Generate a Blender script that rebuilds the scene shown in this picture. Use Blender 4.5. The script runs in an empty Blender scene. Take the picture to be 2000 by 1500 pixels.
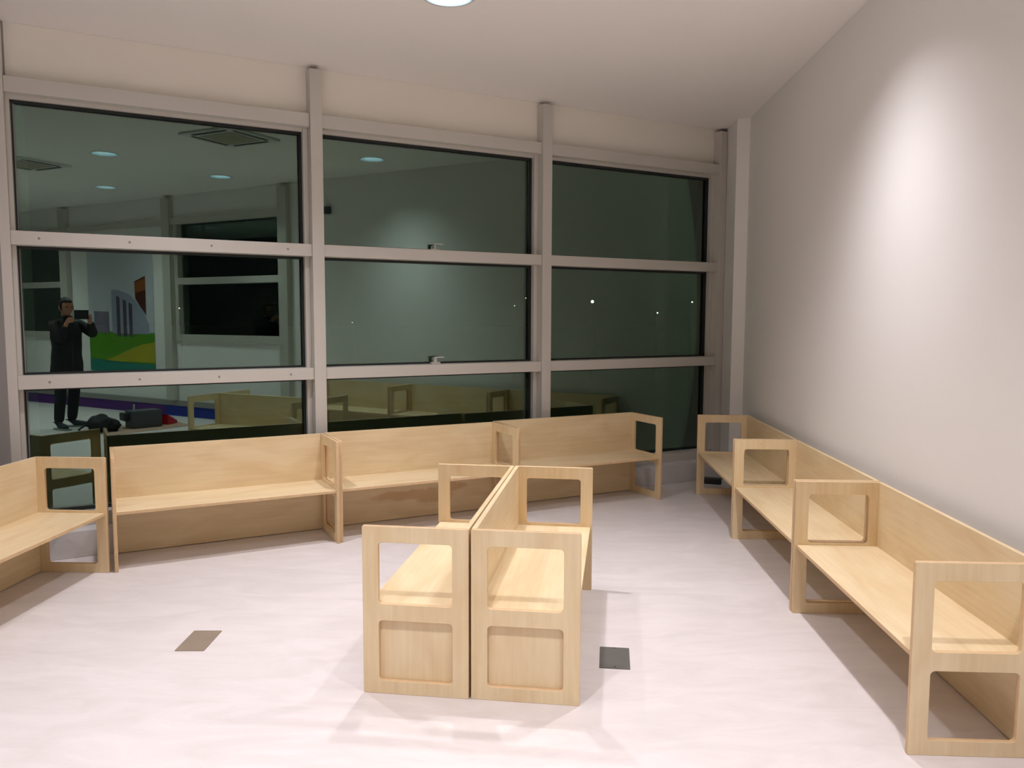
import bpy, bmesh, math, random
from mathutils import Vector, Matrix
random.seed(7)
R = math.radians
scene = bpy.context.scene
COL = scene.collection

# ------------------------------------------------------------------ camera
cam_data = bpy.data.cameras.new('camera')
cam = bpy.data.objects.new('camera', cam_data)
COL.objects.link(cam)
cam_data.sensor_fit = 'HORIZONTAL'
cam_data.sensor_width = 36.0
cam_data.lens = 1552.0 * 36.0 / 2000.0
cam_data.clip_start = 0.005
cam_data.clip_end = 400
cam.matrix_world = (Matrix.Translation((0, 0, 1.5)) @ Matrix.Rotation(math.pi / 2 - 0.0858, 4, 'X')
                    @ Matrix.Rotation(0.00344, 4, 'Z'))
scene.camera = cam

# ------------------------------------------------------------------ world, view
world = bpy.data.worlds.new('night')
scene.world = world
world.use_nodes = True
world.node_tree.nodes['Background'].inputs[0].default_value = (0.010, 0.013, 0.014, 1)
world.node_tree.nodes['Background'].inputs[1].default_value = 0.02
scene.view_settings.view_transform = 'Standard'
scene.view_settings.look = 'None'
scene.view_settings.gamma = 1.0
scene.view_settings.use_curve_mapping = False
scene.view_settings.exposure = 0.28

# ceiling lamps of the room: x, y, strength factor (ceiling at CZ)
CZ = 3.22
LAMP_W = 49.0
BEAM_SIGMA = 36.0
LAMP_COLOR = (1.0, 0.965, 1.035)
LAMPS = [(-0.35, 4.46, 1.0), (1.20, 3.94, 1.0), (1.04, 1.55, 1.0), (-0.54, 1.69, 1.0), (0.76, -0.50, 1.2),
         (-1.72, 4.30, 0.9), (-2.10, 1.85, 1.0), (-0.85, -0.90, 1.3), (-2.35, -0.75, 1.5), (0.45, -3.1, 1.6),
         (-1.5, -3.3, 1.6)]


# ------------------------------------------------------------------ materials
def new_mat(name):
    m = bpy.data.materials.new(name)
    m.use_nodes = True
    nt = m.node_tree
    return m, nt, nt.nodes['Principled BSDF']


def srgb(r, g, b):
    f = lambda c: ((c / 255) / 12.92) if c / 255 <= 0.04045 else (((c / 255) + 0.055) / 1.055) ** 2.4
    return (f(r), f(g), f(b), 1)


def plain(name, col, rough=0.5, metal=0.0, spec=0.5, noise=0.04, nscale=3.0, bump=0.0, bscale=60):
    m, nt, bs = new_mat(name)
    bs.inputs['Roughness'].default_value = rough
    bs.inputs['Metallic'].default_value = metal
    bs.inputs['Specular IOR Level'].default_value = spec
    tc = nt.nodes.new('ShaderNodeTexCoord')
    n = nt.nodes.new('ShaderNodeTexNoise')
    n.inputs['Scale'].default_value = nscale
    n.inputs['Detail'].default_value = 4
    nt.links.new(tc.outputs['Object'], n.inputs['Vector'])
    mx = nt.nodes.new('ShaderNodeMix')
    mx.data_type = 'RGBA'
    mx.inputs[6].default_value = tuple(c * (1 - noise) for c in col[:3]) + (1,)
    mx.inputs[7].default_value = tuple(min(1, c * (1 + noise)) for c in col[:3]) + (1,)
    nt.links.new(n.outputs['Fac'], mx.inputs[0])
    nt.links.new(mx.outputs[2], bs.inputs['Base Color'])
    if bump > 0:
        n2 = nt.nodes.new('ShaderNodeTexNoise')
        n2.inputs['Scale'].default_value = bscale
        nt.links.new(tc.outputs['Object'], n2.inputs['Vector'])
        b = nt.nodes.new('ShaderNodeBump')
        b.inputs['Strength'].default_value = bump
        b.inputs['Distance'].default_value = 0.002
        nt.links.new(n2.outputs['Fac'], b.inputs['Height'])
        nt.links.new(b.outputs[0], bs.inputs['Normal'])
    return m


def emit(name, col, strength):
    m = bpy.data.materials.new(name)
    m.use_nodes = True
    nt = m.node_tree
    nt.nodes.clear()
    e = nt.nodes.new('ShaderNodeEmission')
    e.inputs[0].default_value = col
    e.inputs[1].default_value = strength
    o = nt.nodes.new('ShaderNodeOutputMaterial')
    nt.links.new(e.outputs[0], o.inputs[0])
    return m


def wood(name, axis, stain=None):
    """birch plywood; axis = direction of the grain in object space"""
    m, nt, bs = new_mat(name)
    bs.inputs['Roughness'].default_value = 0.42
    bs.inputs['Specular IOR Level'].default_value = 0.4
    tc = nt.nodes.new('ShaderNodeTexCoord')
    oi = nt.nodes.new('ShaderNodeObjectInfo')
    add = nt.nodes.new('ShaderNodeVectorMath')
    add.operation = 'ADD'
    rs = nt.nodes.new('ShaderNodeVectorMath')
    rs.operation = 'SCALE'
    rs.inputs['Scale'].default_value = 9.0
    cmb = nt.nodes.new('ShaderNodeCombineXYZ')
    for i in range(3):
        nt.links.new(oi.outputs['Random'], cmb.inputs[i])
    nt.links.new(cmb.outputs[0], rs.inputs[0])
    nt.links.new(tc.outputs['Object'], add.inputs[0])
    nt.links.new(rs.outputs[0], add.inputs[1])
    mp = nt.nodes.new('ShaderNodeMapping')
    sc = [26.0, 26.0, 26.0]
    sc[axis] = 1.1
    mp.inputs['Scale'].default_value = sc
    nt.links.new(add.outputs[0], mp.inputs['Vector'])
    n1 = nt.nodes.new('ShaderNodeTexNoise')          # fine streaks
    n1.inputs['Scale'].default_value = 2.2
    n1.inputs['Detail'].default_value = 6
    n1.inputs['Roughness'].default_value = 0.6
    nt.links.new(mp.outputs[0], n1.inputs['Vector'])
    mp2 = nt.nodes.new('ShaderNodeMapping')          # cloudy figure
    sc2 = [5.0, 5.0, 5.0]
    sc2[axis] = 1.6
    mp2.inputs['Scale'].default_value = sc2
    nt.links.new(add.outputs[0], mp2.inputs['Vector'])
    n2 = nt.nodes.new('ShaderNodeTexNoise')
    n2.inputs['Scale'].default_value = 1.3
    n2.inputs['Detail'].default_value = 5
    n2.inputs['Distortion'].default_value = 0.8
    nt.links.new(mp2.outputs[0], n2.inputs['Vector'])
    r1 = nt.nodes.new('ShaderNodeValToRGB')
    r1.color_ramp.elements[0].position = 0.32
    r1.color_ramp.elements[0].color = srgb(228, 202, 158)
    r1.color_ramp.elements[1].position = 0.62
    r1.color_ramp.elements[1].color = srgb(238, 217, 177)
    nt.links.new(n2.outputs['Fac'], r1.inputs[0])
    r2 = nt.nodes.new('ShaderNodeValToRGB')
    r2.color_ramp.elements[0].position = 0.3
    r2.color_ramp.elements[0].color = (0.86, 0.83, 0.78, 1)
    r2.color_ramp.elements[1].position = 0.62
    r2.color_ramp.elements[1].color = (1, 1, 1, 1)
    nt.links.new(n1.outputs['Fac'], r2.inputs[0])
    mul = nt.nodes.new('ShaderNodeMix')
    mul.data_type = 'RGBA'
    mul.blend_type = 'MULTIPLY'
    mul.inputs[0].default_value = 0.5
    nt.links.new(r1.outputs[0], mul.inputs[6])
    nt.links.new(r2.outputs[0], mul.inputs[7])
    out = mul.outputs[2]
    # sparse small knots
    vor = nt.nodes.new('ShaderNodeTexVoronoi')
    vor.inputs['Scale'].default_value = 1.7
    mp3 = nt.nodes.new('ShaderNodeMapping')
    mp3.inputs['Scale'].default_value = (1.2, 1.2, 1.2)
    nt.links.new(add.outputs[0], mp3.inputs['Vector'])
    nt.links.new(mp3.outputs[0], vor.inputs['Vector'])
    lt = nt.nodes.new('ShaderNodeMapRange')
    lt.inputs['From Min'].default_value = 0.010
    lt.inputs['From Max'].default_value = 0.024
    lt.inputs['To Min'].default_value = 0.7
    lt.inputs['To Max'].default_value = 0.0
    nt.links.new(vor.outputs['Distance'], lt.inputs[0])
    kn = nt.nodes.new('ShaderNodeMix')
    kn.data_type = 'RGBA'
    kn.inputs[7].default_value = srgb(120, 82, 50)
    nt.links.new(lt.outputs[0], kn.inputs[0])
    nt.links.new(out, kn.inputs[6])
    out = kn.outputs[2]
    if stain:
        # reddish heartwood figure with a shape of its own; stain = list of (cx, cz, rx, rz) in object space
        dn = nt.nodes.new('ShaderNodeTexNoise')
        dn.inputs['Scale'].default_value = 9.0
        dn.inputs['Detail'].default_value = 5
        nt.links.new(tc.outputs['Object'], dn.inputs['Vector'])
        dsub = nt.nodes.new('ShaderNodeVectorMath')
        dsub.operation = 'SUBTRACT'
        dsub.inputs[1].default_value = (0.5, 0.5, 0.5)
        nt.links.new(dn.outputs['Color'], dsub.inputs[0])
        dsc = nt.nodes.new('ShaderNodeVectorMath')
        dsc.operation = 'SCALE'
        dsc.inputs['Scale'].default_value = 0.07
        nt.links.new(dsub.outputs[0], dsc.inputs[0])
        dad = nt.nodes.new('ShaderNodeVectorMath')
        nt.links.new(tc.outputs['Object'], dad.inputs[0])
        nt.links.new(dsc.outputs[0], dad.inputs[1])
        prev = None
        for (cx, cz, rx, rz) in stain:
            mpe = nt.nodes.new('ShaderNodeMapping')
            mpe.inputs['Location'].default_value = (-cx / rx, 0, -cz / rz)
            mpe.inputs['Scale'].default_value = (1 / rx, 0, 1 / rz)
            nt.links.new(dad.outputs[0], mpe.inputs['Vector'])
            ln = nt.nodes.new('ShaderNodeVectorMath')
            ln.operation = 'LENGTH'
            nt.links.new(mpe.outputs[0], ln.inputs[0])
            mr = nt.nodes.new('ShaderNodeMapRange')
            mr.inputs['From Min'].default_value = 0.75
            mr.inputs['From Max'].default_value = 1.1
            mr.inputs['To Min'].default_value = 1.0
            mr.inputs['To Max'].default_value = 0.0
            nt.links.new(ln.outputs['Value'], mr.inputs[0])
            if prev is None:
                prev = mr.outputs[0]
            else:
                mm = nt.nodes.new('ShaderNodeMath')
                mm.operation = 'MAXIMUM'
                nt.links.new(prev, mm.inputs[0])
                nt.links.new(mr.outputs[0], mm.inputs[1])
                prev = mm.outputs[0]
        sf = nt.nodes.new('ShaderNodeMath')
        sf.operation = 'MULTIPLY'
        sf.inputs[1].default_value = 0.55
        nt.links.new(prev, sf.inputs[0])
        sm = nt.nodes.new('ShaderNodeMix')
        sm.data_type = 'RGBA'
        sm.inputs[7].default_value = srgb(196, 146, 92)
        nt.links.new(sf.outputs[0], sm.inputs[0])
        nt.links.new(out, sm.inputs[6])
        out = sm.outputs[2]
    nt.links.new(out, bs.inputs['Base Color'])
    return m


def floor_mat():
    m, nt, bs = new_mat('vinyl_floor')
    bs.inputs['Roughness'].default_value = 0.38
    bs.inputs['Specular IOR Level'].default_value = 0.35
    tc = nt.nodes.new('ShaderNodeTexCoord')
    n1 = nt.nodes.new('ShaderNodeTexNoise')
    n1.inputs['Scale'].default_value = 2.6
    n1.inputs['Detail'].default_value = 8
    n1.inputs['Roughness'].default_value = 0.65
    n1.inputs['Distortion'].default_value = 1.2
    mp = nt.nodes.new('ShaderNodeMapping')
    mp.inputs['Scale'].default_value = (0.8, 2.4, 1)
    nt.links.new(tc.outputs['Object'], mp.inputs['Vector'])
    nt.links.new(mp.outputs[0], n1.inputs['Vector'])
    r = nt.nodes.new('ShaderNodeValToRGB')
    r.color_ramp.elements[0].position = 0.35
    r.color_ramp.elements[0].color = srgb(216, 208, 204)
    r.color_ramp.elements[1].position = 0.68
    r.color_ramp.elements[1].color = srgb(228, 220, 217)
    nt.links.new(n1.outputs['Fac'], r.inputs[0])
    nt.links.new(r.outputs[0], bs.inputs['Base Color'])
    rr = nt.nodes.new('ShaderNodeMapRange')
    rr.inputs['To Min'].default_value = 0.33
    rr.inputs['To Max'].default_value = 0.5
    nt.links.new(n1.outputs['Fac'], rr.inputs[0])
    nt.links.new(rr.outputs[0], bs.inputs['Roughness'])
    return m


def glass_mat(name):
    """coated, green-tinted insulating glass: partly a mirror, partly see-through"""
    m = bpy.data.materials.new(name)
    m.use_nodes = True
    nt = m.node_tree
    nt.nodes.clear()
    o = nt.nodes.new('ShaderNodeOutputMaterial')
    g = nt.nodes.new('ShaderNodeBsdfGlossy')
    g.inputs['Color'].default_value = (0.73, 0.93, 0.84, 1)
    g.inputs['Roughness'].default_value = 0.0
    t = nt.nodes.new('ShaderNodeBsdfTransparent')
    t.inputs['Color'].default_value = (0.66, 0.80, 0.72, 1)
    lw = nt.nodes.new('ShaderNodeFresnel')
    lw.inputs['IOR'].default_value = 1.5
    ma = nt.nodes.new('ShaderNodeMath')
    ma.operation = 'ADD'
    ma.inputs[1].default_value = 0.115
    nt.links.new(lw.outputs[0], ma.inputs[0])
    mx = nt.nodes.new('ShaderNodeMixShader')
    nt.links.new(ma.outputs[0], mx.inputs[0])
    nt.links.new(t.outputs[0], mx.inputs[1])
    nt.links.new(g.outputs[0], mx.inputs[2])
    nt.links.new(mx.outputs[0], o.inputs[0])
    return m


M = {}
M['wall'] = plain('wall_paint', srgb(244, 241, 236), 0.9, noise=0.012, nscale=1.2, bump=0.15)
M['frontwall'] = plain('front_wall_paint', srgb(245, 239, 226), 0.9, noise=0.012)
M['ceiling'] = plain('ceiling_paint', srgb(248, 243, 237), 0.95, noise=0.01, nscale=0.8)
M['leftwall'] = plain('grey_panel', srgb(140, 135, 133), 0.55, noise=0.02)
M['alu'] = plain('grey_lacquered_aluminium', srgb(208, 203, 194), 0.45, metal=0.15, noise=0.015, nscale=5)
M['gasket'] = plain('black_gasket', (0.012, 0.014, 0.014, 1), 0.7)
M['plinth'] = plain('window_plinth', srgb(214, 210, 208), 0.7, noise=0.01)
M['floor'] = floor_mat()
M['glass'] = glass_mat('window_glass')
M['wood_x'] = wood('birch_plywood_long_grain', 0)
M['wood_z'] = wood('birch_plywood_upright_grain', 2)
M['wood_stain'] = wood('birch_plywood_with_heartwood', 0,
                       stain=[(0.72, 0.175, 0.30, 0.036), (0.50, 0.150, 0.15, 0.052), (0.36, 0.205, 0.14, 0.034)])
M['wood_edge'] = plain('plywood_edge', srgb(220, 186, 142), 0.55, noise=0.10, nscale=30)
M['plate_dark'] = plain('dark_plate', srgb(104, 102, 97), 0.4, metal=0.0, noise=0.06, nscale=12)
M['plate_steel'] = plain('steel_plate', srgb(172, 156, 138), 0.42, metal=0.45, noise=0.06, nscale=9)
M['steel'] = plain('screw_steel', (0.75, 0.75, 0.75, 1), 0.25, metal=1.0)
M['screw'] = plain('screw_grey', srgb(140, 134, 132), 0.5)
M['blackplastic'] = plain('black_plastic', (0.012, 0.013, 0.015, 1), 0.45)
M['greyplastic'] = plain('grey_plastic', (0.07, 0.075, 0.085, 1), 0.5)
M['white_metal'] = plain('white_metal', srgb(225, 225, 222), 0.4)
M['grille'] = plain('beige_grille', srgb(190, 184, 165), 0.6)
M['slot'] = plain('slot_dark', (0.05, 0.05, 0.045, 1), 0.8)
M['purple'] = plain('purple_base', srgb(86, 36, 120), 0.6)
M['blue'] = plain('blue_base', srgb(28, 50, 150), 0.6)
M['greyband'] = plain('grey_ledge', srgb(150, 148, 142), 0.6)
M['jacket'] = plain('black_jacket', (0.008, 0.009, 0.010, 1), 0.7, bump=0.5, bscale=30)
M['trousers'] = plain('black_trousers', (0.012, 0.013, 0.016, 1), 0.85, bump=0.4, bscale=40)
M['skin'] = plain('skin', srgb(200, 140, 112), 0.5, noise=0.05, nscale=20)
M['hair'] = plain('black_hair', (0.008, 0.007, 0.006, 1), 0.55, bump=1.0, bscale=120)
M['shoe'] = plain('dark_shoe', (0.02, 0.025, 0.035, 1), 0.6)
M['sole'] = plain('shoe_sole', (0.25, 0.26, 0.25, 1), 0.6)
M['bagcloth'] = plain('black_bag_cloth', (0.012, 0.012, 0.014, 1), 0.8, bump=0.8, bscale=25)
M['red'] = plain('red_plastic', srgb(200, 20, 28), 0.4)
M['ragblue'] = plain('blue_cloth', srgb(30, 40, 150), 0.85, bump=0.8, bscale=40)
M['card'] = plain('brown_cardboard', srgb(186, 150, 130), 0.85, noise=0.06)
M['ground'] = plain('asphalt_at_night', (0.03, 0.03, 0.03, 1), 0.9)
M['lampglow'] = emit('lamp_glow', (0.74, 0.90, 1.0, 1), 3.2)
M['reflector'] = plain('lamp_reflector', srgb(200, 205, 210), 0.35, metal=0.5)
M['street'] = emit('street_lamp_glow', (1.0, 0.92, 0.82, 1), 14.0)
M['streetfaint'] = emit('street_lamp_glow_faint', (1.0, 0.8, 0.6, 1), 2.2)
M['pole'] = plain('dark_pole', (0.02, 0.02, 0.02, 1), 0.6)


# ------------------------------------------------------------------ helpers
def tag(o, label=None, cat=None, group=None, kind=None):
    if label: o['label'] = label
    if cat: o['category'] = cat
    if group: o['group'] = group
    if kind: o['kind'] = kind
    return o


def empty(name, loc=(0, 0, 0), rz=0.0):
    o = bpy.data.objects.new(name, None)
    o.empty_display_size = 0.1
    COL.objects.link(o)
    o.location = loc
    o.rotation_euler = (0, 0, rz)
    return o


def link_mesh(name, me, mats, parent=None, loc=(0, 0, 0), rz=0.0, smooth=False):
    if not isinstance(mats, (list, tuple)):
        mats = [mats]
    if len(me.materials) == 0:
        for m in mats:
            me.materials.append(m)
    if smooth:
        for p in me.polygons:
            p.use_smooth = True
    o = bpy.data.objects.new(name, me)
    COL.objects.link(o)
    if parent is not None:
        o.parent = parent
    o.location = loc
    o.rotation_euler = (0, 0, rz)
    return o


class MB:
    def __init__(self):
        self.bm = bmesh.new()

    def box(self, x0, x1, y0, y1, z0, z1, bevel=0.0, mi=0, mat=None):
        t = bmesh.new()
        bmesh.ops.create_cube(t, size=1)
        bmesh.ops.scale(t, vec=(x1 - x0, y1 - y0, z1 - z0), verts=t.verts)
        bmesh.ops.translate(t, vec=((x0 + x1) / 2, (y0 + y1) / 2, (z0 + z1) / 2), verts=t.verts)
        if bevel > 0:
            bmesh.ops.bevel(t, geom=list(t.edges), offset=bevel, segments=2, affect='EDGES', profile=0.6)
        self._merge(t, mi, mat)
        return self

    def cyl(self, x, y, z0, z1, r, seg=24, mi=0, r2=None, mat=None):
        t = bmesh.new()
        bmesh.ops.create_cone(t, cap_ends=True, segments=seg, radius1=r, radius2=r if r2 is None else r2,
                              depth=z1 - z0)
        bmesh.ops.translate(t, vec=(x, y, (z0 + z1) / 2), verts=t.verts)
        self._merge(t, mi, mat)
        return self

    def tube(self, pts, r, seg=10, mi=0):
        """round rod along points"""
        pts = [Vector(p) for p in pts]
        rings = []
        for i, p in enumerate(pts):
            d = (pts[min(i + 1, len(pts) - 1)] - pts[max(i - 1, 0)]).normalized()
            a = Vector((0, 0, 1)) if abs(d.z) < 0.9 else Vector((1, 0, 0))
            u = d.cross(a).normalized()
            v = d.cross(u).normalized()
            rings.append([self.bm.verts.new(p + (u * math.cos(2 * math.pi * k / seg) +
                                                 v * math.sin(2 * math.pi * k / seg)) * r) for k in range(seg)])
        for a, b in zip(rings, rings[1:]):
            for k in range(seg):
                f = self.bm.faces.new((a[k], a[(k + 1) % seg], b[(k + 1) % seg], b[k]))
                f.material_index = mi
        self.bm.faces.new(rings[0]).material_index = mi
        self.bm.faces.new(rings[-1][::-1]).material_index = mi
        return self

    def prism(self, pts, z0, z1, mi=0):
        lo = [self.bm.verts.new((x, y, z0)) for x, y in pts]
        hi = [self.bm.verts.new((x, y, z1)) for x, y in pts]
        n = len(pts)
        fs = [self.bm.faces.new(lo[::-1]), self.bm.faces.new(hi)]
        for i in range(n):
            fs.append(self.bm.faces.new((lo[i], lo[(i + 1) % n], hi[(i + 1) % n], hi[i])))
        for f in fs: f.material_index = mi
        return self

    def _merge(self, t, mi, mat):
        if mat is not None:
            bmesh.ops.transform(t, matrix=mat, verts=t.verts)
        for f in t.faces: f.material_index = mi
        me = bpy.data.meshes.new('tmp')
        t.to_mesh(me)
        t.free()
        n0 = len(self.bm.faces)
        self.bm.from_mesh(me)
        self.bm.faces.ensure_lookup_table()
        for f in self.bm.faces[n0:]: f.material_index = mi
        bpy.data.meshes.remove(me)

    def mesh(self, name):
        bmesh.ops.recalc_face_normals(self.bm, faces=self.bm.faces)
        me = bpy.data.meshes.new(name)
        self.bm.to_mesh(me)
        self.bm.free()
        return me

    def build(self, name, mats, parent=None, loc=(0, 0, 0), rz=0.0, smooth=False):
        return link_mesh(name, self.mesh(name), mats, parent, loc, rz, smooth)


def rounded(x0, y0, x1, y1, r, n=5):
    pts = []
    for cx, cy, a0 in ((x1 - r, y1 - r, 0), (x0 + r, y1 - r, 90), (x0 + r, y0 + r, 180), (x1 - r, y0 + r, 270)):
        for k in range(n + 1):
            a = R(a0 + 90 * k / n)
            pts.append((cx + r * math.cos(a), cy + r * math.sin(a)))
    return pts


def sheet_with_holes(name, outer, holes, thick, bevel, axis='yz'):
    """board cut from a sheet: 2D outline with holes, given thickness; returns a mesh. axis 'yz': outline in y,z, thickness along x"""
    cu = bpy.data.curves.new('tmpc', 'CURVE')
    cu.dimensions = '2D'
    cu.fill_mode = 'BOTH'
    cu.extrude = thick / 2 - bevel
    cu.bevel_depth = bevel
    cu.bevel_resolution = 1
    cu.offset = -bevel
    for pts in [outer] + holes:
        sp = cu.splines.new('POLY')
        sp.points.add(len(pts) - 1)
        for p, q in zip(sp.points, pts):
            p.co = (q[0], q[1], 0, 1)
        sp.use_cyclic_u = True
    ob = bpy.data.objects.new('tmpc', cu)
    COL.objects.link(ob)
    dg = bpy.context.evaluated_depsgraph_get()
    me = bpy.data.meshes.new_from_object(ob.evaluated_get(dg))
    bpy.data.objects.remove(ob)
    bpy.data.curves.remove(cu)
    me.name = name
    if axis == 'yz':
        # curve (u,v,w) -> (w, u, v)
        me.transform(Matrix(((0, 0, 1, 0), (1, 0, 0, 0), (0, 1, 0, 0), (0, 0, 0, 1))))
    return me


def circle(x, y, r, n=40):
    return [(x + r * math.cos(2 * math.pi * k / n), y + r * math.sin(2 * math.pi * k / n)) for k in range(n)]


# ------------------------------------------------------------------ room frames
A = R(28.7)                       # direction of the glazed facade
U = Vector((math.cos(A), math.sin(A)))
N = Vector((-math.sin(A), math.cos(A)))


def W(s, d, z=0.0):
    p = U * s + N * d
    return Vector((p.x, p.y, z))


B = R(87.2)                       # direction of the right wall
RW0 = Vector((2.065, 7.077))      # corner of right wall and corner casing
RU = Vector((math.cos(B), math.sin(B)))
RN = Vector((-math.sin(B), math.cos(B)))      # into the room


def RW(t, d, z=0.0):
    p = RW0 + RU * t + RN * d
    return Vector((p.x, p.y, z))


LB_DIR = R(87.5)
LW0 = W(-0.372, 5.60)             # corner of left wall and facade
LU = Vector((math.cos(LB_DIR), math.sin(LB_DIR)))

# ------------------------------------------------------------------ floor, ceiling, outside ground
TB = -14.5                        # back wall, measured along the right wall
pR1, pR0 = RW(0.75, 0), RW(TB, -0.2)
pL1 = Vector((LW0.x, LW0.y, 0)) + Vector((LU.x, LU.y, 0)) * 1.0
pL0 = Vector((LW0.x, LW0.y, 0)) - Vector((LU.x, LU.y, 0)) * 12.4
room = [(pL0.x - 0.3, pL0.y - 0.3), (pR0.x + 0.3, pR0.y - 0.3), tuple(RW(0.4, -0.3)[:2]),
        tuple(W(5.6, 5.86)[:2]), tuple(W(-0.7, 5.86)[:2])]
tag(MB().prism(room, -0.15, 0.0).build('floor', M['floor']), kind='structure')
cme = sheet_with_holes('ceiling', room, [circle(x, y, 0.134) for x, y, f in LAMPS], 0.2, 0.0005, axis='xy')
cme.transform(Matrix.Translation((0, 0, CZ + 0.1)))
tag(link_mesh('ceiling', cme, M['ceiling']), kind='structure')
g = MB().prism([(-900, -600), (900, -600), (900, 1500), (-900, 1500)], -4.2, -4.0).build('ground', M['ground'])
tag(g, kind='structure')

# ------------------------------------------------------------------ facade
H0, H1 = 2.80, 2.89
tag(MB().box(-0.65, 5.46, 5.70, 5.84, H1 - 0.005, CZ - 0.001).build('wall_front', M['frontwall'], rz=A), kind='structure')
pl = MB().box(-0.37, 5.28, 5.50, 5.84, 0.0, 0.167, bevel=0.004)
tag(pl.build('trim_5', M['plinth'], rz=A), kind='structure')
MUL = [(-0.372, -0.322), (1.472, 1.556), (3.345, 3.432), (5.243, 5.318)]
for i, (a, b) in enumerate(MUL):
    if i == 0: a = -0.405
    m = MB().box(a, b, 5.60, 5.84, 0.0, 3.19, bevel=0.003)
    tag(m.build('trim_%d' % (i + 1), M['alu'], rz=A), kind='structure')

SCREWS = {0: ([-0.176, 0.317, 0.806, 1.305], [-0.155, 0.346, 0.831, 1.308])}
for i in range(3):
    s0, s1 = MUL[i][1] + 0.001, MUL[i + 1][0] - 0.001
    w = empty('window_%d' % (i + 1), W(s0, 5.61, 0.167), A)
    tag(w, kind='structure')
    L = s1 - s0
    z_ = lambda z: z - 0.167
    # outer frame: head, side and bottom rails (front plane y=0 is 5.61 from the camera foot along the facade normal)
    f = MB()
    f.box(0, L, 0.010, 0.20, z_(H0), z_(H1), bevel=0.002)
    f.box(0, L, 0.012, 0.20, z_(0.1675), z_(0.246), bevel=0.002)
    f.build('window_frame', M['alu'], w)
    sash = MB()
    sash.box(0.0, 0.022, 0.075, 0.16, z_(0.246), z_(H0))
    sash.box(L - 0.034, L, 0.070, 0.16, z_(0.246), z_(H0), bevel=0.002)
    sash.box(0.022, L - 0.034, 0.085, 0.16, z_(H0 - 0.022), z_(H0))
    sash.build('sash', M['alu'], w)
    gk = MB()
    for (za, zb) in ((0.246, 1.043), (1.125, 1.912), (1.995, H0 - 0.022)):
        e = 0.012
        gk.box(0.022, L - 0.034, 0.118, 0.138, z_(za), z_(za + e))
        gk.box(0.022, L - 0.034, 0.112, 0.138, z_(zb - e - 0.004), z_(zb))
        gk.box(0.022, 0.034, 0.118, 0.138, z_(za), z_(zb))
        gk.box(L - 0.050, L - 0.034, 0.112, 0.138, z_(za), z_(zb))
    gk.build('gasket', M['gasket'], w)
    for (za, zb) in ((1.043, 1.125), (1.912, 1.995)):
        tr = MB().box(0, L, 0.005, 0.19, z_(za), z_(zb), bevel=0.002).build('transom', M['alu'], w)
        if i in SCREWS:
            ss = SCREWS[i][0 if za > 1.5 else 1]
            for sx in ss:
                rot = Matrix.Translation((sx - s0, 0.0045, z_((za + zb) / 2))) @ Matrix.Rotation(math.pi / 2, 4, 'X')
                MB().cyl(0, 0, -0.002, 0.001, 0.0075, seg=16, mat=rot).build('screw', M['screw'], tr)
    for (za, zb) in ((0.255, 1.036), (1.132, 1.904), (2.002, H0 - 0.028)):
        MB().box(0.030, L - 0.045, 0.140, 0.152, z_(za), z_(zb)).build('pane', M['glass'], w)
    if i == 1:
        for zc in (1.995, 1.125):
            h = MB()
            sx = 2.44 - s0
            h.box(sx - 0.034, sx + 0.038, 0.075, 0.115, z_(zc), z_(zc + 0.014), bevel=0.002)
            h.box(sx - 0.012, sx + 0.010, 0.080, 0.105, z_(zc + 0.012), z_(zc + 0.052), bevel=0.002)
            h.box(sx - 0.010, sx + 0.066, 0.070, 0.084, z_(zc + 0.046), z_(zc + 0.055), bevel=0.002)
            h.build('window_handle', M['alu'], w)

# corner casing beside the last mullion
cs = MB()
c0, c1 = Vector((2.065, 7.077)), Vector((1.962, 7.112))
c2 = Vector((1.962 + 0.018, 7.53)); c3 = Vector((2.30, 7.60)); c4 = Vector((2.30, 7.077))
cs.prism([tuple(c1), tuple(c0), (2.11, 7.08), tuple(c3), tuple(c2)], 0.0, CZ - 0.001)
tag(cs.build('trim_6', M['wall']), kind='structure')

# ------------------------------------------------------------------ right wall (with two windows further back)
T0 = 0.06
wr = MB()
wr.box(-5.315, T0, -0.22, 0, 0, CZ - 0.001)
wr.box(TB, -5.315, -0.22, 0, 0, 1.11)
wr.box(TB, -5.315, -0.22, 0, 2.89, CZ - 0.001)
wr.box(-10.22, -7.47, -0.22, 0, 1.11, 2.89)
wr.box(TB, -11.9, -0.22, 0, 1.11, 2.89)
tag(wr.build('wall_right', M['wall'], loc=RW(0, 0), rz=B), kind='structure')
for k, (ta, tb) in enumerate(((-5.31, -5.15), (-7.66, -7.49), (-10.23, -10.04))):
    m = MB().box(ta, tb, 0.001, 0.08, 0.235, 3.18, bevel=0.003)
    tag(m.build('trim_%d' % (7 + k), M['alu'], loc=RW(0, 0), rz=B), kind='structure')
for k, (ta, tb) in enumerate(((-7.47, -5.315), (-11.9, -10.22))):
    w = empty('window_%d' % (4 + k), RW(ta, 0, 1.11), B)
    tag(w, kind='structure')
    L = tb - ta
    f = MB()
    f.box(0.001, L - 0.001, -0.12, 0.03, 0.0, 0.10, bevel=0.002)
    f.box(0.001, L - 0.001, -0.12, 0.03, 1.70, 1.78, bevel=0.002)
    f.box(0.001, 0.05, -0.12, 0.0, 0.10, 1.70)
    f.box(L - 0.05, L - 0.001, -0.12, 0.0, 0.10, 1.70)
    f.build('window_frame', M['alu'], w)
    MB().box(0.05, L - 0.05, -0.11, 0.025, 0.825, 0.92, bevel=0.002).build('transom', M['alu'], w)
    MB().box(0.05, L - 0.05, -0.09, -0.08, 0.101, 0.824).build('pane', M['glass'], w)
    MB().box(0.05, L - 0.05, -0.09, -0.08, 0.921, 1.699).build('pane', M['glass'], w)
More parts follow.
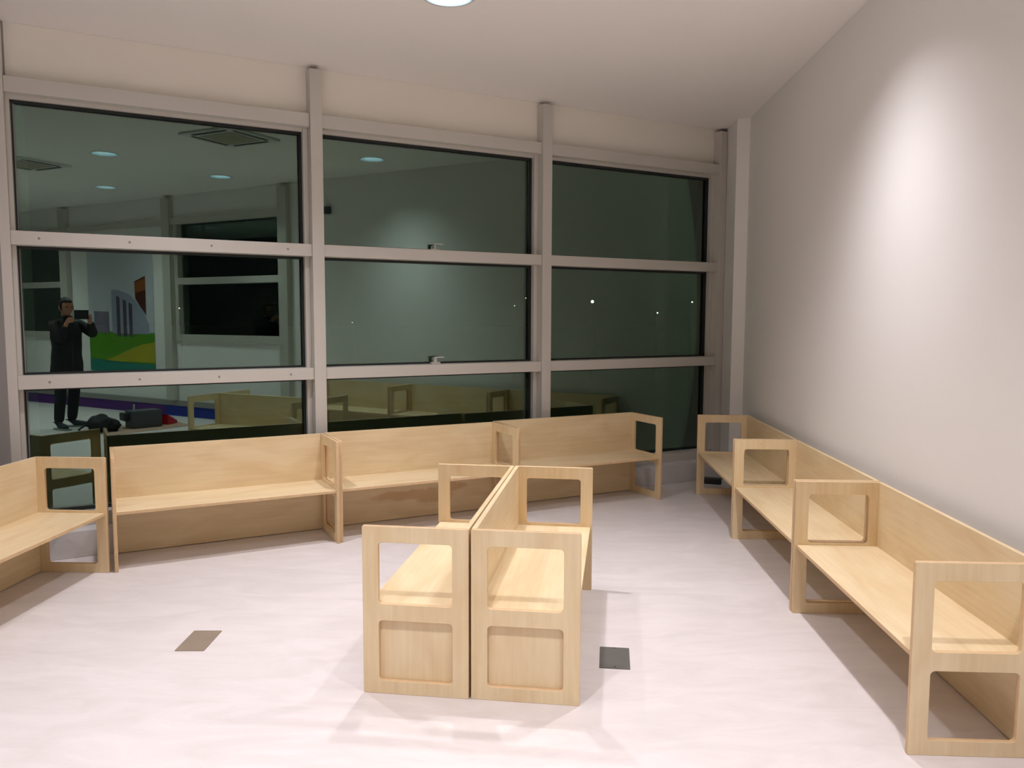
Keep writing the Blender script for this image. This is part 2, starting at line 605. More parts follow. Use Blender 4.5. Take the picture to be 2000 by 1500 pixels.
# coloured skirting with a grey ledge behind the play area
bb = MB()
bb.box(TB + 0.05, -7.751, 0.001, 0.035, 0.0, 0.155, mi=0)
bb.box(-7.75, -4.7, 0.001, 0.035, 0.0, 0.155, mi=1)
bb.box(TB + 0.05, -4.7, 0.001, 0.045, 0.155, 0.232, mi=2)
hb_ = MB().box(TB + 0.05, -5.32, 0.001, 0.05, 2.80, 2.888, bevel=0.002)
tag(hb_.build('trim_10', M['alu'], loc=RW(0, 0), rz=B), kind='structure')
tag(bb.build('baseboard_right', [M['purple'], M['blue'], M['greyband']], loc=RW(0, 0), rz=B), kind='structure')

# left and back wall
wl = MB().box(-12.6, 0.28, 0.0, 0.2, 0, CZ - 0.001)
tag(wl.build('wall_left', M['leftwall'], loc=(LW0.x - 0.001, LW0.y, 0), rz=LB_DIR), kind='structure')
bk = MB().box(-6.5, 1.0, -0.2, 0, 0, CZ - 0.001)
tag(bk.build('wall_back', M['wall'], loc=(RW(TB + 0.2, 0).x, RW(TB + 0.2, 0).y, 0), rz=B - math.pi / 2), kind='structure')

# ------------------------------------------------------------------ poster on the pier of the right wall
def poster_mat():
    m, nt, bs = new_mat('poster_print')
    bs.inputs['Roughness'].default_value = 0.5
    a = nt.nodes.new('ShaderNodeVertexColor')
    a.layer_name = 'print'
    nt.links.new(a.outputs[0], bs.inputs['Base Color'])
    return m


pw, ph = 1.62, 1.98
pst = empty('mural_poster', RW(-9.60, 0.004, 0.60), B)
tag(pst, 'tall mural poster of a green hill with grey buildings on the white pier', 'poster')
# the board itself and the printed fields as thin layers of its sheet; x from the far-left as seen in the room mirror
MB().box(0, pw, 0.0, 0.004, 0, ph).build('poster_sheet', plain('poster_sky', srgb(206, 210, 217), 0.6, noise=0.05, nscale=1.5), pst)


def flat(name, pts, y, mat):
    b = MB()
    lo = [b.bm.verts.new((x, y, z)) for x, z in pts]
    hi = [b.bm.verts.new((x, y + 0.0008, z)) for x, z in pts]
    b.bm.faces.new(lo); b.bm.faces.new(hi[::-1])
    n = len(pts)
    for i in range(n):
        b.bm.faces.new((lo[i], hi[i], hi[(i + 1) % n], lo[(i + 1) % n]))
    return b.build(name, mat, pst)


# in the mirror the picture's left is the wall's far end (small t): x=0 is left in the photo
flat('green_hill', [(0, .14), (pw, .14), (pw, .62), (1.2, .60), (.7, .62), (.3, .66), (0, .64)], 0.0045, plain('print_green', srgb(88, 150, 30), 0.6, noise=0.1, nscale=2))
flat('yellow_field', [(.35, .17), (pw, .17), (pw, .48), (1.3, .44), (.95, .34), (.6, .23)], 0.0055, plain('print_yellow', srgb(176, 170, 40), 0.6, noise=0.15, nscale=2.5))
flat('teal_strip', [(0, 0.0), (pw, 0.0), (pw, .14), (.8, .16), (0, .20)], 0.0065, plain('print_teal', srgb(40, 130, 115), 0.6))
flat('low_building', [(.14, .62), (.52, .60), (.52, .94), (.14, .95)], 0.0055, plain('print_grey', srgb(130, 122, 138), 0.6, noise=.2, nscale=8))
for x in (.72, .88, 1.02):
    flat('dark_column', [(x, .56), (x + .085, .55), (x + .085, 1.16 - (x - .72) * .35), (x, 1.19 - (x - .72) * .35)], 0.0055, M['plate_dark'] if x < 0 else plain('print_column', srgb(88, 78, 98), 0.6))
flat('sloped_building', [(.60, .60), (1.50, .60), (1.50, .75), (1.32, 1.02), (1.05, 1.2), (.75, 1.28), (.60, 1.28)], 0.005, plain('print_pale', srgb(160, 166, 184), 0.6))
flat('brown_tower', [(1.19, 1.14), (1.44, .88), (1.44, 1.48), (1.18, 1.40)], 0.0055, plain('print_brown', srgb(88, 36, 22), 0.6))
flat('orange_panel', [(1.185, 1.22), (1.44, 1.27), (1.44, 1.45), (1.18, 1.38)], 0.006, plain('print_orange', srgb(150, 84, 36), 0.6))

# ------------------------------------------------------------------ benches
BL, BD, BH, BT = 1.332, 0.4256, 0.6783, 0.020
ZS, MG, MT = 0.3536, 0.065, 0.0646
ZU1, ZL2, ZL1 = 0.3666, 0.2995, 0.0546
outer = rounded(0.0, 0.0, BD, BH, 0.006, 3)
hole_u = rounded(MG, ZU1, BD - MG, BH - MT, 0.016)
hole_l = rounded(MG, ZL1, BD - MG, ZL2, 0.016)
side_mesh = sheet_with_holes('side_panel', outer, [hole_u, hole_l], BT, 0.0018)


for p_ in side_mesh.polygons:
    p_.material_index = 0 if abs(p_.normal.x) > 0.8 else 1


def board(x0, x1, y0, y1, z0, z1, b=0.0015):
    return MB().box(x0, x1, y0, y1, z0, z1, bevel=b)


back_mesh = board(BT, BL - BT, 0.0, BT, 0.004, BH - 0.001).mesh('back_panel')
seat_mesh = board(BT, BL - BT, BT, BD - 0.011, ZS - 0.018, ZS).mesh('seat')
for p_ in seat_mesh.polygons:
    p_.material_index = 1 if p_.normal.y > 0.5 else 0
infill_mesh = board(0.0, 0.012, 0.035, BD - 0.035, 0.03, ZS - 0.019).mesh('infill_panel')


def bench(x, y, deg, label, group, stain=False, infill=None):
    t = empty('plywood_bench', (x, y, 0), R(deg))
    tag(t, label, 'bench', group)
    link_mesh('side_panel', side_mesh, [M['wood_z'], M['wood_edge']], t, (BT / 2, 0, 0))
    link_mesh('side_panel', side_mesh, [M['wood_z'], M['wood_edge']], t, (BL - BT / 2, 0, 0))
    link_mesh('back_panel', board(BT, BL - BT, 0.0, BT, 0.004, BH - 0.001).mesh('back_panel') if stain else back_mesh, M['wood_stain'] if stain else M['wood_x'], t)
    link_mesh('seat', seat_mesh, [M['wood_x'], M['wood_edge']], t)
    if infill is not None:
        link_mesh('infill_panel', infill_mesh, M['wood_z'], t, (BT + 0.001 if infill == 0 else BL - BT - 0.013, 0, 0))
    return t


def flip(x, y, deg):
    """bench whose front lies to the right of its direction: take the other end as its origin"""
    return x + BL * math.cos(R(deg)), y + BL * math.sin(R(deg)), deg + 180


GW, GR, GM = 'benches along the window front', 'benches along the white right wall', 'back-to-back benches in the middle'
bench(*flip(-2.504, 4.891, 27.54), 'plywood bench against the window front, left of the window row, nearest the left bench', GW)
bench(*flip(-1.326, 5.531, 27.14), 'plywood bench in the middle of the window row, with a reddish stain under its seat', GW, stain=True)
bench(*flip(-0.150, 6.181, 27.37), 'plywood bench at the far right end of the window row, near the corner', GW)
bench(*flip(-2.824, 3.221, 87.51), 'plywood bench at the left edge, cut off by the frame, facing right', None)
bench(-0.166, 2.998, 82.16, 'left one of the two back-to-back plywood benches in the middle of the floor', GM, infill=0)
bx = flip(-0.157, 3.002, 82.35)
bench(*bx, 'right one of the two back-to-back plywood benches, beside the dark floor plate', GM, infill=1)
x, y = 1.788, 2.592
for lab in ('nearest plywood bench along the white right wall, partly outside the frame',
            'middle plywood bench of the three along the white right wall',
            'farthest plywood bench along the right wall, in the dim corner'):
    bench(x, y, 87.2, lab, GR)
    x += (BL + 0.013) * math.cos(R(87.2))
    y += (BL + 0.013) * math.sin(R(87.2))

# ------------------------------------------------------------------ floor plates
def plate(name, x, y, deg, w, l, mat, label, screws):
    t = empty(name, (x, y, 0), R(deg))
    tag(t, label, 'floor plate')
    MB().box(-w / 2, w / 2, -l / 2, l / 2, 0.0, 0.004, bevel=0.001).build('cover', mat, t)
    if screws:
        for sy in (-1, 1):
            MB().cyl(0, sy * (l / 2 - 0.012), 0.0035, 0.0058, 0.0045, seg=16).build('screw', M['steel'], t)
    return t


plate('floor_plate', -1.440, 3.550, 0.4, 0.131, 0.226, M['plate_steel'], 'brownish reflecting metal floor plate, in front of the long window benches at left', False)
plate('floor_plate', 0.4555, 3.380, -7.0, 0.131, 0.216, M['plate_dark'], 'dark grey floor plate with two screws, right of the middle benches', True)

# black power strip on the floor in the far corner
ps = empty('power_strip', (1.72, 7.08, 0), R(-20))
tag(ps, 'black power strip on the floor behind the farthest right bench', 'power strip')
MB().box(-0.02, 0.17, -0.035, 0.045, 0.0, 0.052, bevel=0.008).build('body', M['blackplastic'], ps)
MB().tube([(0.16, 0.0, 0.03), (0.18, 0.02, 0.05), (0.16, 0.06, 0.12), (0.15, 0.10, 0.20)], 0.003).build('cable', M['blackplastic'], ps)

# ------------------------------------------------------------------ ceiling lamps
def beam_profile(ld):
    """luminous intensity of the reflector lamp: strong downwards, cut off at about 57 degrees"""
    ld.use_nodes = True
    nt = ld.node_tree
    em = next(n for n in nt.nodes if n.type == 'EMISSION')
    tc = nt.nodes.new('ShaderNodeTexCoord')
    sp = nt.nodes.new('ShaderNodeSeparateXYZ')
    nt.links.new(tc.outputs['Normal'], sp.inputs[0])

    def math_(op, a, b=None):
        n = nt.nodes.new('ShaderNodeMath')
        n.operation = op
        for i, v in enumerate((a, b)):
            if v is None: continue
            if isinstance(v, (int, float)):
                n.inputs[i].default_value = v
            else:
                nt.links.new(v, n.inputs[i])
        return n.outputs[0]
    c = math_('ABSOLUTE', sp.outputs[2])
    th = math_('ARCCOSINE', math_('MINIMUM', c, 0.99999))
    g_ = math_('EXPONENT', math_('MULTIPLY', math_('POWER', math_('DIVIDE', th, R(BEAM_SIGMA)), 3.0), -1.0))
    cut = nt.nodes.new('ShaderNodeMapRange')
    cut.interpolation_type = 'SMOOTHSTEP'
    cut.inputs['From Min'].default_value = R(59)
    cut.inputs['From Max'].default_value = R(54)
    nt.links.new(th, cut.inputs[0])
    k = math_('MULTIPLY', g_, cut.outputs[0])
    nt.links.new(math_('MULTIPLY', k, 3.0), em.inputs['Strength'])


def downlight(x, y, f, label):
    t = empty('ceiling_downlight', (x, y, CZ), 0)
    tag(t, label, 'ceiling lamp', 'round recessed ceiling lamps')
    ring = MB()
    prof = [(0.1335, 0.0), (0.146, 0.0), (0.146, -0.004), (0.130, -0.005)]
    seg = 40
    vs = [[ring.bm.verts.new((r * math.cos(2 * math.pi * k / seg), r * math.sin(2 * math.pi * k / seg), z)) for r, z in prof] for k in range(seg)]
    for k in range(seg):
        a, b = vs[k], vs[(k + 1) % seg]
        for j in range(4):
            ring.bm.faces.new((a[j], b[j], b[(j + 1) % 4], a[(j + 1) % 4]))
    ring.build('trim_ring', M['white_metal'], t, smooth=True)
    can = MB()
    n = 40
    ra = [[can.bm.verts.new((r * math.cos(2 * math.pi * k / n), r * math.sin(2 * math.pi * k / n), z)) for k in range(n)]
          for r, z in ((0.131, -0.004), (0.124, 0.070), (0.132, 0.070), (0.133, -0.004))]
    for a, b in zip(ra, ra[1:]):
        for k in range(n):
            can.bm.faces.new((a[k], a[(k + 1) % n], b[(k + 1) % n], b[k]))
    can.build('reflector', M['reflector'], t, smooth=True)
    MB().cyl(0, 0, 0.064, 0.070, 0.1235, seg=40).build('lamp_disc', M['lampglow'], t)
    ld = bpy.data.lights.new('downlight_beam', 'SPOT')
    ld.energy = LAMP_W * f
    ld.color = LAMP_COLOR
    ld.spot_size = R(126)
    ld.spot_blend = 0.02
    ld.shadow_soft_size = 0.055
    beam_profile(ld)
    lo = bpy.data.objects.new('downlight_beam', ld)
    COL.objects.link(lo)
    lo.parent = t
    lo.location = (0, 0, -0.012)
    return t


LL = ['round recessed ceiling lamp at the top edge, above the middle benches',
      'round recessed ceiling lamp close to the right wall, above the far right benches',
      'round recessed ceiling lamp above the floor right of the camera',
      'round recessed ceiling lamp above the floor just ahead of the camera',
      'round recessed ceiling lamp above the black bags',
      'round recessed ceiling lamp above the left end of the window benches',
      'round recessed ceiling lamp above the left edge bench',
      'round recessed ceiling lamp behind the person, on the left',
      'round recessed ceiling lamp near the left wall behind the person',
      'round recessed ceiling lamp far back beside the mural',
      'round recessed ceiling lamp far back in the middle of the ceiling']
for (x, y, f), lab in zip(LAMPS, LL):
    downlight(x, y, f, lab)


# ------------------------------------------------------------------ ceiling air conditioners
def cassette(x, y, deg, label):
    t = empty('ceiling_air_conditioner', (x, y, CZ), R(deg))
    tag(t, label, 'air conditioner', 'ceiling cassettes')
    s = 0.33
    MB().box(-s, s, -s, s, -0.022, -0.0005, bevel=0.004).build('housing', M['white_metal'], t)
    gr = MB()
    gr.box(-0.2, 0.2, -0.2, 0.2, -0.030, -0.0225, bevel=0.002)
    for k in range(9):
        v = -0.17 + k * 0.0425
        gr.box(-0.19, 0.19, v - 0.004, v + 0.004, -0.034, -0.0305)
    gr.build('grille', M['grille'], t)
    for k in range(4):
        MB().box(-0.22, 0.22, 0.245, 0.285, -0.0245, -0.0215, mat=Matrix.Rotation(k * math.pi / 2, 4, 'Z')).build('air_slot', M['slot'], t)
    return t


cassette(-0.38, 3.56, 84, 'square white ceiling air conditioner reflected at the upper right of the left window')
cassette(-0.72, 0.42, 84, 'square white ceiling air conditioner reflected at the left edge of the left window')

# small sensor on the right wall
sn = MB().box(-4.53, -4.43, 0.0005, 0.04, 2.78, 2.87, bevel=0.006).build('wall_sensor', M['greyplastic'], loc=RW(0, 0), rz=B)
tag(sn, 'small grey sensor box high on the white right wall', 'sensor')

# ------------------------------------------------------------------ things on the floor behind the camera (seen in the glass)
card = MB().prism([(0.02, -0.06), (1.30, -0.02), (1.14, 0.68), (0.0, 0.64)], 0.0005, 0.006).build('cardboard_sheet', M['card'])
tag(card, 'pinkish brown cardboard sheet lying on the floor under the bags', 'cardboard')


def skin_mesh(name, verts, edges, radii, root=0, levels=2, smooth=True, branch=0.0):
    me = bpy.data.meshes.new(name)
    me.from_pydata([tuple(v) for v in verts], edges, [])
    ob = bpy.data.objects.new(name, me)
    COL.objects.link(ob)
    md = ob.modifiers.new('Skin', 'SKIN')
    md.branch_smoothing = branch
    lay = me.skin_vertices[0] if me.skin_vertices else None
    if lay is None:
        raise RuntimeError('no skin layer')
    for i, r in enumerate(radii):
        lay.data[i].radius = (r, r) if not isinstance(r, tuple) else r
        lay.data[i].use_root = (i == root)
    sd = ob.modifiers.new('Sub', 'SUBSURF')
    sd.levels = levels
    sd.render_levels = levels
    dg = bpy.context.evaluated_depsgraph_get()
    out = bpy.data.meshes.new_from_object(ob.evaluated_get(dg))
    bpy.data.objects.remove(ob)
    out.name = name
    if smooth:
        for p in out.polygons: p.use_smooth = True
    return out


def ellipsoid(bm_, c, r, seg=20, rings=12, mat=None):
    t = bmesh.new()
    bmesh.ops.create_uvsphere(t, u_segments=seg, v_segments=rings, radius=1)
    bmesh.ops.scale(t, vec=r, verts=t.verts)
    if mat is not None: bmesh.ops.transform(t, matrix=mat, verts=t.verts)
    bmesh.ops.translate(t, vec=c, verts=t.verts)
    me = bpy.data.meshes.new('t')
    t.to_mesh(me); t.free()
    bm_.from_mesh(me)
    bpy.data.meshes.remove(me)


def lumpy(name, c, r, mat, amp=0.25, sc=9, parent=None, seed=0, flatz=True):
    """soft collapsed bag or cloth"""
    from mathutils import noise
    bm_ = bmesh.new()
    bmesh.ops.create_icosphere(bm_, subdivisions=4, radius=1)
    for v in bm_.verts:
        d = 1 + amp * noise.noise(v.co * sc * 0.2 + Vector((seed, 0, 0))) + amp * 0.4 * noise.noise(v.co * sc * 0.5 + Vector((seed, 5, 0)))
        v.co = Vector((v.co.x * r[0] * d, v.co.y * r[1] * d, v.co.z * r[2] * d))
        v.co.z = max(v.co.z + r[2] * 0.8, 0.0)
    me = bpy.data.meshes.new(name)
    bm_.to_mesh(me); bm_.free()
    return link_mesh(name, me, mat, parent, c, smooth=True)


bp = empty('backpack', (0.12, 0.26, 0.006))
tag(bp, 'black backpack slumped on the brown cardboard sheet', 'backpack')
lumpy('bag_body', (0, 0, 0), (0.17, 0.13, 0.12), M['bagcloth'], parent=bp, seed=1)
lumpy('front_pocket', (0.12, 0.06, 0.0), (0.09, 0.08, 0.085), M['bagcloth'], parent=bp, seed=4)
MB().tube([(-0.10, 0.0, 0.10), (-0.20, -0.02, 0.10), (-0.26, -0.05, 0.05), (-0.24, 0.02, 0.012)], 0.014).build('shoulder_strap', M['bagcloth'], bp, smooth=True)

cr = empty('tool_tote', (0.69, 0.29, 0.006), R(12))
tag(cr, 'dark grey tool tote with an upright handle beside the backpack', 'tool bag')
MB().box(-0.20, 0.20, -0.12, 0.12, 0.0, 0.23, bevel=0.02).build('tote_body', M['greyplastic'], cr)
MB().box(-0.27, -0.205, -0.12, 0.06, 0.10, 0.20, bevel=0.015).build('side_pocket', M['blackplastic'], cr)
MB().tube([(-0.12, 0, 0.22), (-0.12, 0, 0.31)], 0.012).build('handle', M['alu'], cr)

rd = MB().prism([(0, 0), (0.20, -0.03), (0.26, 0.06), (0.05, 0.16)], 0.0, 0.07)
for v in rd.bm.verts:
    if v.co.z > 0.01 and v.co.x > 0.15: v.co.z = 0.03
    elif v.co.z > 0.01: v.co.z = 0.14
rdo = rd.build('dustpan', M['red'], loc=(0.93, 0.23, 0.0065))
tag(rdo, 'red plastic dustpan leaning beside the dark grey tote', 'dustpan')
rg = lumpy('cleaning_cloth', (0.36, -0.24, 0.0), (0.10, 0.06, 0.022), M['ragblue'], amp=0.6, sc=14, seed=9)
tag(rg, 'crumpled blue cloth on the floor at the toe of the shoe', 'cloth')

ds = empty('plywood_stand', (0.02, -1.75, 0), R(20))
tag(ds, 'narrow upright plywood stand seen at the left edge of the left window', 'stand')
MB().box(-0.05, 0.05, -0.12, 0.12, 0.0, 0.03, bevel=0.004).build('foot', M['wood_x'], ds)
MB().box(-0.035, 0.035, -0.012, 0.012, 0.03, 1.15, bevel=0.004).build('upright', M['wood_z'], ds)
MB().box(-0.075, -0.036, -0.012, 0.012, 0.62, 1.13, bevel=0.004).build('side_board', M['wood_z'], ds)

# ------------------------------------------------------------------ the person taking the picture (seen in the glass)
PX, PY = 0.085, -0.40
V = Vector
sh_r, el_r, wr_r = V((PX + 0.18, PY + 0.0, 1.375)), V((0.350, -0.22, 1.225)), V((0.225, -0.085, 1.415))
sh_l, el_l, wr_l = V((PX - 0.18, PY + 0.0, 1.375)), V((-0.070, -0.22, 1.150)), V((-0.062, -0.122, 1.372))
hipr, hipl = V((PX + 0.095, PY - 0.03, 0.88)), V((PX - 0.095, PY + 0.0, 0.88))
knr, knl = V((0.190, -0.46, 0.48)), V((-0.030, -0.38, 0.48))
anr, anl = V((0.180, -0.53, 0.09)), V((-0.060, -0.40, 0.09))


def body_mesh():
    vs, es, rs = [], [], []

    def add(p, r, par=None):
        vs.append(V(p)); rs.append(r)
        if par is not None: es.append((par, len(vs) - 1))
        return len(vs) - 1
    pel = add((PX, PY, 0.93), (0.135, 0.10))
    wa = add((PX, PY, 1.08), (0.125, 0.09), pel)
    ch = add((PX, PY, 1.25), (0.145, 0.10), wa)
    up = add((PX, PY, 1.37), (0.08, 0.065), ch)
    nk = add((PX - 0.006, PY + 0.03, 1.45), 0.052, up)
    ja = add((PX - 0.012, PY + 0.06, 1.515), 0.060, nk)
    for sh, el, wr in ((sh_r, el_r, wr_r), (sh_l, el_l, wr_l)):
        a = add(sh, 0.044, up)
        m = add((sh + el) / 2, 0.048, a)
        b = add(el, 0.042, m)
        c = add((el + wr) / 2, 0.038, b)
        d = add(wr, 0.027, c)
        s = 1 if sh is sh_r else -1
        # palm, four bent fingers of different length and a thumb closing on the phone
        palm = wr + V((-0.012 * s, 0.030, 0.045))
        e = add(palm, 0.030, d)
        for k, ln in enumerate((0.070, 0.078, 0.072, 0.058)):
            base = palm + V((0.004 * s, 0.004 + 0.006 * k, 0.030 - 0.017 * k))
            f1 = add(base, 0.0105, e)
            f2 = add(base + V((-0.20 * ln * s, 0.55 * ln, 0.10 * ln)), 0.0095, f1)
            f3 = add(base + V((-0.75 * ln * s, 0.68 * ln, 0.05 * ln)), 0.0085, f2)
        t1 = add(palm + V((-0.018 * s, -0.016, -0.020)), 0.012, e)
        t2 = add(palm + V((-0.045 * s, -0.004, -0.012)), 0.0105, t1)
        add(palm + V((-0.066 * s, 0.004, 0.000)), 0.009, t2)
    for hp, kn, an in ((hipr, knr, anr), (hipl, knl, anl)):
        a = add(hp, 0.085, pel)
        m = add((hp + kn) / 2, 0.072, a)
        b = add(kn, 0.056, m)
        c = add(kn * 0.6 + an * 0.4, 0.052, b)
        d = add(an, 0.038, c)
        add(an + (V((0.75, 0.66, 0)).normalized() if hp is hipr else V((0.05, 1, 0))) * 0.06 + V((0, 0, -0.048)), 0.022, d)
    return skin_mesh('person', vs, es, rs, root=0)


def head_into(me):
    """join a modelled head with eyes, nose, mouth and ears to the body mesh"""
    bm_ = bmesh.new()
    bm_.from_mesh(me)
    t = bmesh.new()
    bmesh.ops.create_uvsphere(t, u_segments=32, v_segments=24, radius=1)
    for v in t.verts:
        x, y, z = v.co
        # skull wider at the top, narrowing to the chin, face flattened in front (+y)
        w = 1.0 if z > -0.1 else 1.0 - 0.42 * (-(z + 0.1)) ** 1.3
        yy = y * (1.0 if y < 0 else 0.92)
        X = x * 0.076 * w
        Y = yy * 0.095 * (1.0 if z > -0.2 else 1.0 - 0.15 * (-(z + 0.2)))
        Z = z * 0.118
        if y > 0:
            nose = math.exp(-(x / 0.17) ** 2) * math.exp(-((z + 0.18) / 0.22) ** 2)
            Y += 0.020 * nose
            eye = sum(math.exp(-((x - s * 0.40) / 0.17) ** 2) for s in (-1, 1)) * math.exp(-((z - 0.03) / 0.12) ** 2)
            Y -= 0.008 * eye
            brow = math.exp(-((z - 0.22) / 0.10) ** 2) * math.exp(-(x / 0.7) ** 2)
            Y += 0.004 * brow
            lip = math.exp(-(x / 0.30) ** 2) * (math.exp(-((z + 0.50) / 0.06) ** 2) + math.exp(-((z + 0.62) / 0.06) ** 2))
            Y += 0.005 * lip
        v.co = (X, Y, Z)
    rot = Matrix.Rotation(R(-6), 4, 'X')
    bmesh.ops.transform(t, matrix=Matrix.Translation((PX - 0.020, PY + 0.065, 1.585)) @ rot, verts=t.verts)
    m2 = bpy.data.meshes.new('h')
    t.to_mesh(m2); t.free()
    bm_.from_mesh(m2)
    for s in (-1, 1):
        ellipsoid(bm_, (PX - 0.020 + s * 0.078, PY + 0.055, 1.585), (0.010, 0.020, 0.032), 12, 8)
    bpy.data.meshes.remove(m2)
    bm_.to_mesh(me); bm_.free()
    for p in me.polygons: p.use_smooth = True
    return me


body = link_mesh('person', head_into(body_mesh()), M['skin'])
tag(body, 'person in a black jacket and black trousers standing and photographing, mirrored in the left window', 'person')
# eyes and brows
for s in (-1, 1):
    e = MB(); ellipsoid(e.bm, (PX - 0.020 + s * 0.031, PY + 0.142, 1.590), (0.013, 0.007, 0.008), 12, 8)
    e.build('eye', M['blackplastic'], body, smooth=True)
hb = MB()
t = bmesh.new()
bmesh.ops.create_uvsphere(t, u_segments=32, v_segments=20, radius=1)
kill = [v for v in t.verts if (v.co.z < -0.35) or (v.co.y > 0.45 and v.co.z < 0.42)]
bmesh.ops.delete(t, geom=kill, context='VERTS')
from mathutils import noise as _ns
for v in t.verts:
    d = 1.0 + 0.05 * _ns.noise(v.co * 5)
    v.co = (v.co.x * 0.086 * d, v.co.y * 0.104 * d, v.co.z * 0.130 * d)
bmesh.ops.translate(t, vec=(PX - 0.020, PY + 0.055, 1.592), verts=t.verts)
mm = bpy.data.meshes.new('hair'); t.to_mesh(mm); t.free()
hair = link_mesh('hair', mm, M['hair'], body, smooth=True)
so = hair.modifiers.new('Solid', 'SOLIDIFY'); so.thickness = 0.008; so.offset = -1
tag(hair, 'short black hair')

# jacket
vs, rs, es = [], [], []
for sh, el, wr in ((sh_r, el_r, wr_r), (sh_l, el_l, wr_l)):
    i = len(vs)
    vs += [V((PX, PY, 1.33)) if i == 0 else V((PX, PY, 1.325)), sh, (sh + el) / 2, el, (el + wr) / 2, el * 0.08 + wr * 0.92]
    rs += [0.085, 0.082, 0.070, 0.064, 0.056, 0.044]
    es += [(i, i + 1), (i + 1, i + 2), (i + 2, i + 3), (i + 3, i + 4), (i + 4, i + 5)]
es.append((0, 6))
arms = skin_mesh('jacket', vs, es, rs, root=0)
jb = bmesh.new()
jb.from_mesh(arms)
# lofted torso of the jacket from the hem to the collar: z, half width, half depth, x shift, y shift
prof = [(0.715, .196, .138, 0, -.02), (0.74, .205, .145, 0, -.02), (0.84, .200, .142, 0, -.015), (0.96, .188, .132, 0, -.005),
        (1.08, .184, .130, 0, 0), (1.20, .194, .134, 0, 0), (1.30, .198, .128, 0, 0), (1.37, .165, .108, 0, 0),
        (1.415, .105, .085, 0, .01), (1.445, .074, .076, -.004, .025), (1.475, .070, .074, -.006, .035)]
SEG = 36
rings = []
for z, a_, b_, dx, dy in prof:
    ring = []
    for k in range(SEG):
        th = 2 * math.pi * k / SEG
        wob = 1 + 0.018 * math.sin(5 * th + z * 23) + 0.012 * math.sin(9 * th - z * 31)
        ring.append(jb.verts.new((PX + dx + a_ * wob * math.cos(th), PY + dy + b_ * wob * math.sin(th), z)))
    rings.append(ring)
for r0, r1 in zip(rings, rings[1:]):
    for k in range(SEG):
        jb.faces.new((r0[k], r0[(k + 1) % SEG], r1[(k + 1) % SEG], r1[k]))
jb.faces.new(rings[0][::-1])
jm = bpy.data.meshes.new('jacket')
bmesh.ops.recalc_face_normals(jb, faces=jb.faces)
jb.to_mesh(jm); jb.free()
jk = link_mesh('jacket', jm, M['jacket'], body, smooth=True)
tag(jk, 'black zipped jacket')
MB().tube([(PX, PY + 0.126, 0.76), (PX, PY + 0.130, 1.10), (PX, PY + 0.128, 1.30), (PX, PY + 0.10, 1.42)], 0.004, seg=6).build('zip', M['greyplastic'], jk)
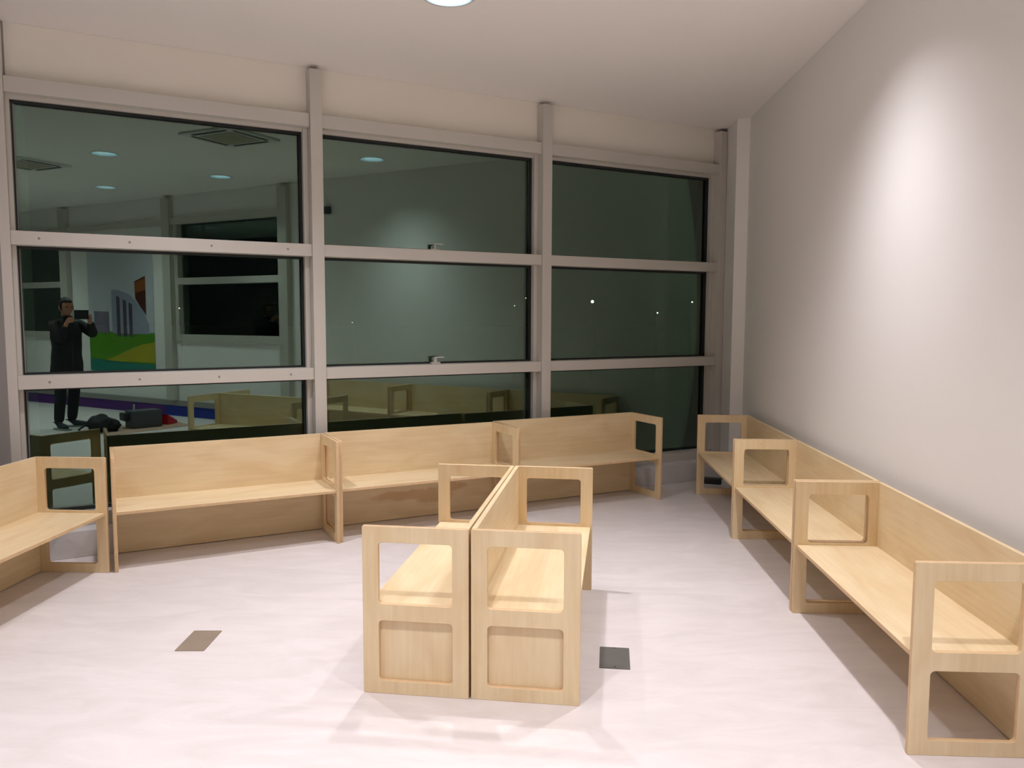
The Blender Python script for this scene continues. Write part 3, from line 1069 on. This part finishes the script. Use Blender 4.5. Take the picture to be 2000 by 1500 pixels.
# trousers
vs = [V((PX, PY - 0.01, 0.95)), hipr + V((0, 0, 0)), (hipr + knr) / 2, knr, knr * 0.5 + anr * 0.5, anr + V((0, 0, -0.012)),
      hipl, (hipl + knl) / 2, knl, knl * 0.5 + anl * 0.5, anl + V((0, 0, -0.012))]
rs = [(0.105, 0.085), 0.092, 0.088, 0.074, 0.070, 0.062, 0.092, 0.088, 0.074, 0.070, 0.062]
es = [(0, 1), (1, 2), (2, 3), (3, 4), (4, 5), (0, 6), (6, 7), (7, 8), (8, 9), (9, 10)]
tr = link_mesh('trousers', skin_mesh('trousers', vs, es, rs, root=0), M['trousers'], body)
tag(tr, 'black trousers')
for an, dirv in ((anr, V((0.75, 0.66, 0))), (anl, V((0.05, 1.0, 0)))):
    d = dirv.normalized()
    a0 = V((an.x, an.y, 0.058)) - d * 0.02
    sh_me = skin_mesh('shoe', [a0, a0 + d * 0.08 + V((0, 0, -0.006)), a0 + d * 0.16 + V((0, 0, -0.018)), a0 + d * 0.215 + V((0, 0, -0.024)), a0 + V((0, 0, 0.04))],
                      [(0, 1), (1, 2), (2, 3), (0, 4)], [0.046, 0.044, 0.040, 0.030, 0.048], root=0)
    so = link_mesh('shoe', sh_me, M['shoe'], body)
    ang = math.atan2(d.y, d.x)
    sb = MB()
    sb.box(-0.05, 0.24, -0.042, 0.042, 0.0, 0.022, bevel=0.010)
    sl = sb.build('sole', M['sole'], so, loc=(a0.x, a0.y, 0.0), rz=ang)

# phone held in both hands
ph_ = empty('smartphone', (0.084, -0.020, 1.435), 0)
tag(ph_, 'broad black phone in a case, held in both hands by the person in black', 'phone')
MB().box(-0.094, 0.094, -0.0045, 0.0045, 0.0, 0.118, bevel=0.004).build('phone_body', M['blackplastic'], ph_)
MB().box(-0.088, 0.088, -0.0056, -0.0046, 0.006, 0.112).build('screen', M['greyplastic'], ph_)
MB().cyl(0, 0, 0.0, 0.0012, 0.006, mat=Matrix.Translation((-0.070, 0.0046, 0.075)) @ Matrix.Rotation(-math.pi / 2, 4, 'X')).build('lens', M['greyplastic'], ph_)

# ------------------------------------------------------------------ distant street lamps outside
SL = [(7.02, 2.75, 0.115, 'street', 'bright distant white lamp seen through the right window'),
      (12.74, 1.79, 0.05, 'street', 'faint distant lamp lowest in the right window'),
      (15.77, 2.74, 0.055, 'street', 'small distant lamp near the right frame, the higher of two'),
      (16.51, 1.94, 0.09, 'street', 'bright distant lamp at the very right edge of the right window'),
      (0.20, 2.37, 0.05, 'streetfaint', 'faint distant lamp at the right of the middle window, the lower of two'),
      (1.19, 3.04, 0.05, 'streetfaint', 'faint distant lamp at the right of the middle window, the higher of two'),
      (-14.05, 0.85, 0.05, 'streetfaint', 'faint distant lamp at the lower left of the middle window'),
      (-29.21, 2.05, 0.06, 'streetfaint', 'faint distant lamp in the left window beside the mirrored mullion')]
for x, z, r, mt, lab in SL:
    t = empty('street_lamp', (x, 70.0, -4.0))
    tag(t, lab, 'street lamp', 'street lamps far outside')
    MB().tube([(0, 0.3, 0), (0, 0.3, z + 4 - r * 0.4)], 0.06).build('pole', M['pole'], t)
    MB().box(-0.05, 0.05, 0.1, 0.36, z + 4 - 0.02, z + 4 + 0.04).build('arm', M['pole'], t)
    b = MB(); ellipsoid(b.bm, (0, 0, z + 4), (r, r, r), 16, 10)
    b.build('lamp_head', M[mt], t, smooth=True)
